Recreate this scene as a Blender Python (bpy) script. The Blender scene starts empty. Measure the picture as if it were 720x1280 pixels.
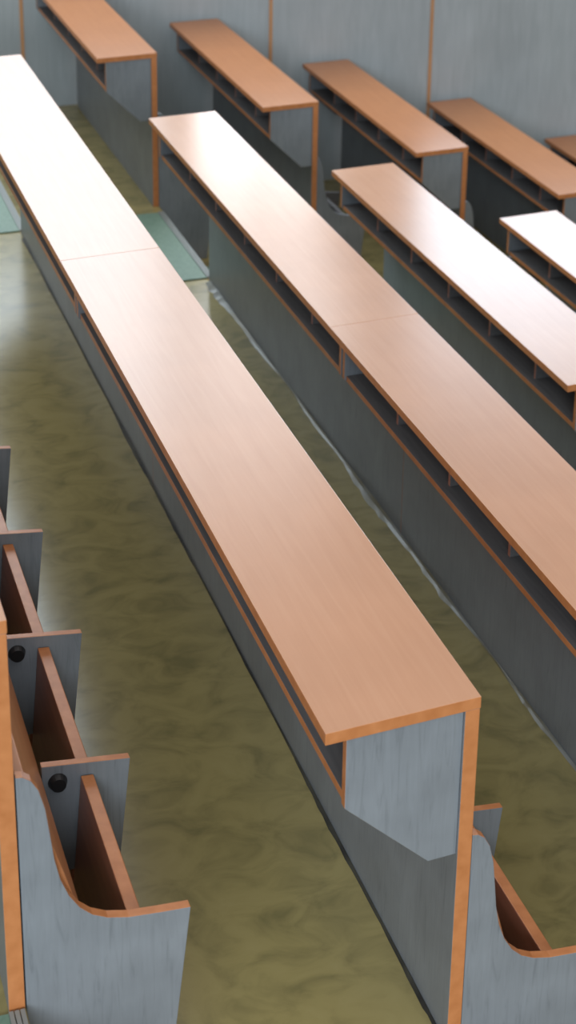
import math, bpy, bmesh, random
from mathutils import Matrix, Vector
# measured layout (metres): rows run along +Y, each row to the right (+X) is one tier lower
w=0.30; S=.8319; h=.3116; L=2.3720; g=1.0459; B=1.8830; H=.7757; sk=.1061; rs=.0280
CAM=(-1.1722,-2.4952,1.8424+H); PSI,TH=.2737,.3748; FPX=2279.94; CX,CY=279.06,359.23
fwd=Vector((math.sin(PSI)*math.cos(TH),math.cos(PSI)*math.cos(TH),-math.sin(TH)))
rgt=Vector((math.cos(PSI),-math.sin(PSI),0)); dwn=fwd.cross(rgt)
Lb=2*L+g; YW=Lb+B+.045; WS=rs/S
# ---------------------------------------------------------------- materials
def newmat(name):
    m=bpy.data.materials.new(name); m.use_nodes=True
    nt=m.node_tree; b=nt.nodes['Principled BSDF']; return m,nt,b
def ramp(nt,cols):
    rp=nt.nodes.new('ShaderNodeValToRGB'); e=rp.color_ramp.elements
    while len(e)<len(cols): e.new(.5)
    for el,(pos,c) in zip(e,cols): el.position=pos; el.color=(*c,1)
    return rp
def grain(name,scale,cols,rough,detail=6,dist=0.,spec=.5,nrough=.5,cloud=0.,rot=0.,cscale=1.6):
    m,nt,b=newmat(name)
    tc=nt.nodes.new('ShaderNodeTexCoord'); mp=nt.nodes.new('ShaderNodeMapping'); mp.inputs['Scale'].default_value=scale; mp.inputs['Rotation'].default_value=(0,0,rot)
    no=nt.nodes.new('ShaderNodeTexNoise'); no.inputs['Scale'].default_value=1; no.inputs['Detail'].default_value=detail; no.inputs['Distortion'].default_value=dist; no.inputs['Roughness'].default_value=nrough
    rp=ramp(nt,cols)
    nt.links.new(tc.outputs['Object'],mp.inputs[0]); nt.links.new(mp.outputs[0],no.inputs['Vector'])
    nt.links.new(no.outputs['Fac'],rp.inputs[0]); out=rp.outputs[0]
    if cloud:
        n2=nt.nodes.new('ShaderNodeTexNoise'); n2.inputs['Scale'].default_value=cscale; n2.inputs['Detail'].default_value=3
        mr=nt.nodes.new('ShaderNodeMapRange'); mr.inputs['From Min'].default_value=.3; mr.inputs['From Max'].default_value=.7; mr.inputs['To Min'].default_value=1-cloud; mr.inputs['To Max'].default_value=1+cloud
        mx=nt.nodes.new('ShaderNodeVectorMath'); mx.operation='SCALE'
        nt.links.new(tc.outputs['Object'],n2.inputs['Vector']); nt.links.new(n2.outputs['Fac'],mr.inputs[0])
        nt.links.new(out,mx.inputs[0]); nt.links.new(mr.outputs[0],mx.inputs['Scale']); out=mx.outputs[0]
    nt.links.new(out,b.inputs['Base Color'])
    b.inputs['Roughness'].default_value=rough; b.inputs['Specular IOR Level'].default_value=spec
    return m
M={}
M['beech']=grain('beech_top',(70,3.5,70),[(.2,(.59,.298,.165)),(.5,(.615,.318,.18)),(.8,(.635,.338,.196))],.24,4,.8,.5,.5,.05,0.,3)
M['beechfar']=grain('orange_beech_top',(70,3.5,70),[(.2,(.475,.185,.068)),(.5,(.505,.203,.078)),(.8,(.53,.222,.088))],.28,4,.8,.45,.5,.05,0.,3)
M['edge']=grain('orange_edge',(30,30,30),[(.3,(.47,.17,.055)),(.7,(.58,.23,.085))],.4)
M['strip']=grain('pale_orange_strip',(30,30,8),[(.3,(.55,.28,.13)),(.7,(.62,.33,.16))],.45)
M['lam']=grain('blue_grey_laminate',(75,75,6),[(.28,(.172,.19,.208)),(.44,(.212,.232,.252)),(.75,(.232,.255,.278))],.4,8,1.6,.4,.55,.10,0.,7)
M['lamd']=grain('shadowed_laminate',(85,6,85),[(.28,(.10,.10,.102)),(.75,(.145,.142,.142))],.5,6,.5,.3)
M['seat']=grain('red_brown_ply',(40,3,40),[(.3,(.33,.13,.08)),(.7,(.43,.18,.115))],.35)
M['rest']=grain('orange_ply',(40,3,40),[(.3,(.46,.18,.07)),(.7,(.58,.24,.10))],.35)
M['wall']=grain('wall_laminate',(22,22,2.5),[(.25,(.375,.425,.445)),(.5,(.41,.462,.483)),(.75,(.445,.497,.52))],.42,8,1.2,.4,.5,.10)
M['floor']=grain('olive_marbled_lino',(8,10.5,8),[(.29,(.225,.192,.08)),(.43,(.30,.25,.102)),(.56,(.36,.298,.12)),(.72,(.385,.32,.135))],.22,6,.9,.7,.55,0.,.5)
M['mat']=grain('green_mat',(60,60,60),[(.3,(.13,.22,.165)),(.7,(.18,.28,.215))],.5)
M['glint']=grain('painted_floor_glint',(3,2.2,3),[(.45,(.16,.14,.08)),(.68,(.24,.255,.245))],.3,4,.5,.5)  # pale grey stands in for light reflected along the floor
M['darkline']=grain('dark_base_line',(5,4,5),[(.4,(.02,.02,.018)),(.7,(.09,.085,.06))],.6,4,.5,.3)  # dark tone for the narrow line at the main panel's foot
M['metal'],nt,b=newmat('grey_nosing'); b.inputs['Base Color'].default_value=(.25,.27,.26,1); b.inputs['Roughness'].default_value=.5; b.inputs['Metallic'].default_value=.2
M['black'],nt,b=newmat('black_plastic'); b.inputs['Base Color'].default_value=(.012,.012,.013,1); b.inputs['Roughness'].default_value=.4
M['frame'],nt,b=newmat('white_window_frame'); b.inputs['Base Color'].default_value=(.7,.7,.7,1)

# ---------------------------------------------------------------- mesh helpers
col=bpy.context.scene.collection
def link(name,bm,mats,parent=None,bevel=0.):
    bmesh.ops.recalc_face_normals(bm,faces=bm.faces[:])
    me=bpy.data.meshes.new(name); bm.to_mesh(me); bm.free()
    for m in mats: me.materials.append(M[m])
    o=bpy.data.objects.new(name,me); col.objects.link(o); o.parent=parent
    if bevel:
        md=o.modifiers.new('bevel','BEVEL'); md.width=bevel; md.segments=2; md.limit_method='ANGLE'; md.angle_limit=.6
    return o
def prism(bm,poly,y0,y1,sh=sk,capmat=0,sidemat=1):
    "polygon in XZ extruded along Y; ends follow the slightly oblique row ends"
    a=[bm.verts.new((x,y0+sh*x,z)) for x,z in poly]; b_=[bm.verts.new((x,y1+sh*x,z)) for x,z in poly]
    n=len(poly)
    f=bm.faces.new(a); f.material_index=capmat
    f=bm.faces.new(b_[::-1]); f.material_index=capmat
    for i in range(n):
        f=bm.faces.new((a[i],b_[i],b_[(i+1)%n],a[(i+1)%n])); f.material_index=sidemat if not callable(sidemat) else sidemat(i)
def box(bm,x0,x1,y0,y1,z0,z1,mx=0,my=0,mz=0,sh=sk):
    prism(bm,[(x0,z0),(x1,z0),(x1,z1),(x0,z1)],y0,y1,sh,my,lambda i:[mz,mx,mz,mx][i])
def empty(name,label,cat,group=None):
    o=bpy.data.objects.new(name,None); col.objects.link(o); o.empty_display_size=.1
    o['label']=label; o['category']=cat
    if group:o['group']=group
    return o
def copy_tree(o,parent=None):
    c_=o.copy(); col.objects.link(c_); c_.parent=parent
    for ch in list(o.children): copy_tree(ch,c_)
    return c_

# ---------------------------------------------------------------- desk
TT=.024; TP=.03
def make_desk(ln,nc,top):
    r_=empty('lecture_desk','x','desk')
    e=.0003
    bm=bmesh.new(); box(bm,-w,0,e,ln-e,H-TT,H,1,1,0); link('desktop',bm,[top,'edge'],r_,.001)
    bm=bmesh.new(); box(bm,-TP,-.001,.0012,ln-.0012,0,H-TT-.0005,0,1,0); link('back_panel',bm,['lam','edge'],r_,.001)
    poly=[(-.257,H-TT-.0005),(-TP-.0005,H-TT-.0005),(-TP-.0005,H-.335),(-.087,H-.335),(-.257,H-.172)]
    for y in (.008,ln-.026):
        bm=bmesh.new(); prism(bm,poly,y,y+.018,sk,0,1); link('side_panel',bm,['lam','edge'],r_,.001)
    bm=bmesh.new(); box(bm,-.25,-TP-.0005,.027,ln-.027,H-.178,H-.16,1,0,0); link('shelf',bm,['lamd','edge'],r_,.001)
    for k in range(1,nc):
        y=ln*k/nc
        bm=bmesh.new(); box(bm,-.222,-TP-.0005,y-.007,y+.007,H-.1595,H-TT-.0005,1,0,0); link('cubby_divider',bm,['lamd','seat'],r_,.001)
    return r_
front=make_desk(L,6,'beech'); backd=make_desk(B,5,'beechfar')
used=set()
def place(src,row,y,label,group):
    o=src if src.name not in used else copy_tree(src)
    used.add(src.name)
    o.location=(row*S,y+rs*row,-row*h); o['label']=label; o['group']=group
G1='long desks of the front block'; G2='desks standing against the far wall'
place(front,0,0,'long beech-topped desk in the centre foreground with blue-grey end panel facing the viewer',G1)
place(front,0,L,'long desk joined behind the centre foreground desk, its top glaring white with window light',G1)
place(front,1,0,'long beech-topped desk cut off by the right edge, right of the centre foreground desk',G1)
place(front,1,L,'long pale-topped desk between the glaring white left desk and the glossy right-hand desk',G1)
place(front,2,L,'shiny beech-topped desk running off the right edge below the small white glaring desk corner',G1)
place(front,3,L,'desk at the right edge showing only a white glaring corner of its top',G1)
place(front,-1,0,'desk at the left edge showing only its orange end post and a corner of top',G1)
place(backd,1,Lb,'leftmost of the desks against the far wall, cut by the top of the picture',G2)
place(backd,2,Lb,'desk against the far wall, second from the left of the wall desks',G2)
place(backd,3,Lb,'desk against the far wall, third from left, below the two orange wall strips',G2)
place(backd,4,Lb,'desk against the far wall, fourth from left, its near end cut by the right edge',G2)
place(backd,5,Lb,'desk against the far wall at the right edge, only a small top corner showing',G2)

# ---------------------------------------------------------------- bench
def make_bench(ln,nb,edged=1):
    r_=empty('seat_bench','x','bench')
    prof=[(.002,.785),(.014,.783),(.028,.772),(.04,.75),(.05,.71),(.056,.66),(.062,.605),(.071,.56),(.085,.522),(.103,.492),(.125,.47),(.152,.455),(.19,.444),(.25,.436),(.304,.43),(.255,0),(.002,0)]
    def sm(i): return edged if i<14 else 0
    for y in (.006,ln-.026):
        bm=bmesh.new(); prism(bm,prof,y,y+.02,sk,0,sm); link('end_panel',bm,['lam','edge'],r_,.0015)
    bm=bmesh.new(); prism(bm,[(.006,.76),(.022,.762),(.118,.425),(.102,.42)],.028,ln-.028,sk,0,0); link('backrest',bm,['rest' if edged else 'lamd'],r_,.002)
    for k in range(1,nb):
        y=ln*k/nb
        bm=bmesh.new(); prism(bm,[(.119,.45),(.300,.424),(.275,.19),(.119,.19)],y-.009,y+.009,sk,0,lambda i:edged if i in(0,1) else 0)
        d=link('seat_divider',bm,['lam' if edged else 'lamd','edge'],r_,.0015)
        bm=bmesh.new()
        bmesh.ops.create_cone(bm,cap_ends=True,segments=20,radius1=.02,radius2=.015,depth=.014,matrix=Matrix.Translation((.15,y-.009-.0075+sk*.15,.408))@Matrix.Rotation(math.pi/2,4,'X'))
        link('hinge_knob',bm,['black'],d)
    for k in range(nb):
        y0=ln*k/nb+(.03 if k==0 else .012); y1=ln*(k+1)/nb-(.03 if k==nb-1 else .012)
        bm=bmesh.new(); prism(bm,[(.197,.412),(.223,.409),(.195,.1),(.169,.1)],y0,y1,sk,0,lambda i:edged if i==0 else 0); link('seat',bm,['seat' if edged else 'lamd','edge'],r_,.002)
    return r_
fb=make_bench(L,5); bb=make_bench(B-.2,4,0)
def placeb(src,row,y,label):
    o=src if ('b',src.name) not in used else copy_tree(src)
    used.add(('b',src.name))
    o.location=(row*S,y+rs*row,-(row+1)*h); o['label']=label; o['group']='benches of folding seats'
placeb(fb,-1,0,'bench of folded red-brown seats with grey dividers at the lower left')
placeb(fb,0,0,'bench of folding seats in the bottom right corner behind the centre foreground desk')
placeb(bb,1,Lb,'bench behind the leftmost wall desk, showing only a grey curved end')
placeb(bb,2,Lb+.05,'bench behind the second wall desk from the left, showing only a grey curved end')
placeb(bb,3,Lb,'bench behind the third wall desk from the left, showing only a grey curved end')

# ---------------------------------------------------------------- floor, mats, wall
bm=bmesh.new()
for i in range(-2,8):
    box(bm,(i-1)*S,i*S,-2.2,YW-.002,-i*h-.5,-i*h,0,0,0,WS)
fl=link('floor',bm,['floor']); fl['kind']='structure'
# ragged strips along the panel feet: pale one paints a glossy floor streak, other is dark
random.seed(4)
def ragged_strip(name,row,matname,w0,w1):
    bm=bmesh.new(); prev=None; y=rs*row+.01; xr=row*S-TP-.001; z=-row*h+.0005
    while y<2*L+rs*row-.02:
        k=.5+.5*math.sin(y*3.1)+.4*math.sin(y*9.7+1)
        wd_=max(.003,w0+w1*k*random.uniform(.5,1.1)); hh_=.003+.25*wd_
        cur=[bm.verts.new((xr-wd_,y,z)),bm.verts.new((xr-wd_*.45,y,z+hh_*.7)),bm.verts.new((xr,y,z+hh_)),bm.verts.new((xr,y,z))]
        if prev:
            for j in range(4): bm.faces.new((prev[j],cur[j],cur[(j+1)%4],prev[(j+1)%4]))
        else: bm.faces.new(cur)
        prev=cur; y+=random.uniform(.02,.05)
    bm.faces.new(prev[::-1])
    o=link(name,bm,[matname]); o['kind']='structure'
ragged_strip('floor_glint_strip',1,'glint',.007,.018)  # pale strip added as the reflected streak beside the second row
ragged_strip('floor_dark_strip',0,'darkline',.003,.005)
XA,XB=-3*S,7*S
# each column of panes: x0,x1, z0,z1, pane brightness from bottom to top (set to shape the glare on the desktops), tint
wins=[(-1.7,1.42,1.25,5.2,(3.5,4.1,5.2,6.2,5.8,3.8),(.78,.91,1)),
      (1.5,2.45,1.1,2.3,(8.5,6.5,3.2),(.9,.95,1)),  # dim window added in the pier for a pale sheen on the second row
      (1.5,2.6,2.4,4.8,(4.2,5.2,3.8),(.84,.93,1)),  # upper window added to carry the glare past the desk seam
      (3.0,5.8,.55,3.5,(4.6,6.4,6.4,5,3.2),(.64,.83,1))]
ZT=5.5; ZB=-7*h-.5
bm=bmesh.new()
cols_=[(-1.7,1.42,[(1.25,5.2)]),(1.5,2.6,[(1.1,2.3),(2.4,4.8)]),(3.0,5.8,[(.55,3.5)])]
x=XA
for (a,b_,holes) in cols_:
    box(bm,x,a,YW,YW+.15,ZB,ZT,sh=WS); x=b_; z=ZB
    for (c0,c1) in holes:
        box(bm,a,b_,YW,YW+.15,z,c0,sh=WS); z=c1
    box(bm,a,b_,YW,YW+.15,z,ZT,sh=WS)
box(bm,x,XB,YW,YW+.15,ZB,ZT,sh=WS)
o=link('wall_back',bm,['wall']); o['kind']='structure'
def back_wall_x(u,v):
    d=fwd+rgt*((u-CX)/FPX)+dwn*((v-CY)/FPX)
    x=0
    for _ in range(6):
        t=(YW+WS*x-CAM[1])/d.y; x=CAM[0]+t*d.x
    return x
for k,(u,v) in enumerate([(27,30),(338,40),(538,60)]):
    x=back_wall_x(u,v)
    bm=bmesh.new(); box(bm,x-.01,x+.01,YW-.008,YW-.0005,-7*h,.5,sh=WS); o=link('trim_%d'%(k+1),bm,['strip']); o['kind']='structure'
for k,(a,b_,z0,z1,br,tint) in enumerate(wins):
    bm=bmesh.new()
    for (x0,x1,c0,c1) in [(a,b_,z0,z0+.05),(a,b_,z1-.05,z1),(a,a+.05,z0+.05,z1-.05),(b_-.05,b_,z0+.05,z1-.05),((a+b_)/2-.02,(a+b_)/2+.02,z0+.05,z1-.05)]:
        box(bm,x0,x1,YW+.04,YW+.09,c0,c1,sh=WS)
    o=link('window_%d'%(k+1),bm,['frame']); o['kind']='structure'  # includes the middle windows added in the pier to extend the glare
    hh=(z1-z0)/len(br)
    for j,rad in enumerate(br):
        ld=bpy.data.lights.new('window_light','AREA'); ld.shape='RECTANGLE'; ld.size=b_-a; ld.size_y=hh
        ld.energy=rad*math.pi*(b_-a)*hh; ld.color=tint
        lo=bpy.data.objects.new('window_light',ld); col.objects.link(lo); lo.location=((a+b_)/2,YW+.14+WS*(a+b_)/2,z0+hh*(j+.5)); lo.rotation_euler=(math.radians(-90),0,0)
def mat(label,x0,x1,y0,y1,z):
    m_=empty('stair_mat',label,'mat','green mats on the aisle steps'); m_.location=((x0+x1)/2,y0,z); cx=(x0+x1)/2
    bm=bmesh.new(); box(bm,x0-cx,x1-.03-cx,0,y1-y0,.0005,.006,sh=WS); link('mat_sheet',bm,['mat'],m_)
    bm=bmesh.new()
    for q in range(3): box(bm,x1-.0295+q*.01-cx,x1-.0215+q*.01-cx,0,y1-y0,.0005,.010,sh=WS)
    link('nosing',bm,['metal'],m_)
ml=['green stair mat between the glaring left desk and the left edge','green stair mat between the glaring left desk and the desk right of it','small patch of green stair mat under the far end of the glossy right-hand desk']
for i in range(0,3):
    mat(ml[i],(i-1)*S+.002,i*S-.002,2*L+.01+rs*i,Lb-.12+rs*i,-i*h)
mat('green stair mat with ridged nosing in the bottom left corner',-S-.75,-S-.002,-1.3,-.048,h)

# ---------------------------------------------------------------- light, world, camera
wd=bpy.data.worlds.new('world'); bpy.context.scene.world=wd; wd.use_nodes=True
nt=wd.node_tree; bg=nt.nodes['Background']
tc=nt.nodes.new('ShaderNodeTexCoord'); sp=nt.nodes.new('ShaderNodeSeparateXYZ'); mr=nt.nodes.new('ShaderNodeMapRange')
mr.inputs['From Min'].default_value=-.1; mr.inputs['From Max'].default_value=1.; mr.inputs['To Min'].default_value=.06; mr.inputs['To Max'].default_value=.86
nt.links.new(tc.outputs['Generated'],sp.inputs[0]); nt.links.new(sp.outputs['Z'],mr.inputs[0]); nt.links.new(mr.outputs[0],bg.inputs['Strength'])
bg.inputs['Color'].default_value=(1,.955,.93,1)
ld=bpy.data.lights.new('rear_window_light','AREA'); ld.shape='RECTANGLE'; ld.size=7; ld.size_y=3; ld.energy=1100; ld.color=(.82,.915,1)
lo=bpy.data.objects.new('rear_window_light',ld); col.objects.link(lo); lo.location=(-4.,-9,4.2); lo.rotation_euler=(math.radians(77),0,math.radians(-24))

cd=bpy.data.cameras.new('camera'); co=bpy.data.objects.new('camera',cd); col.objects.link(co)
co.matrix_world=Matrix(((rgt.x,-dwn.x,-fwd.x,CAM[0]),(rgt.y,-dwn.y,-fwd.y,CAM[1]),(rgt.z,-dwn.z,-fwd.z,CAM[2]),(0,0,0,1)))
cd.sensor_width=36; cd.lens=FPX/1280*36; cd.clip_start=.05
cd.shift_x=(360-CX)/1280; cd.shift_y=(CY-640)/1280
cd.dof.use_dof=True; cd.dof.focus_distance=3.9; cd.dof.aperture_fstop=5.6
bpy.context.scene.camera=co
bpy.context.scene.view_settings.view_transform='Standard'
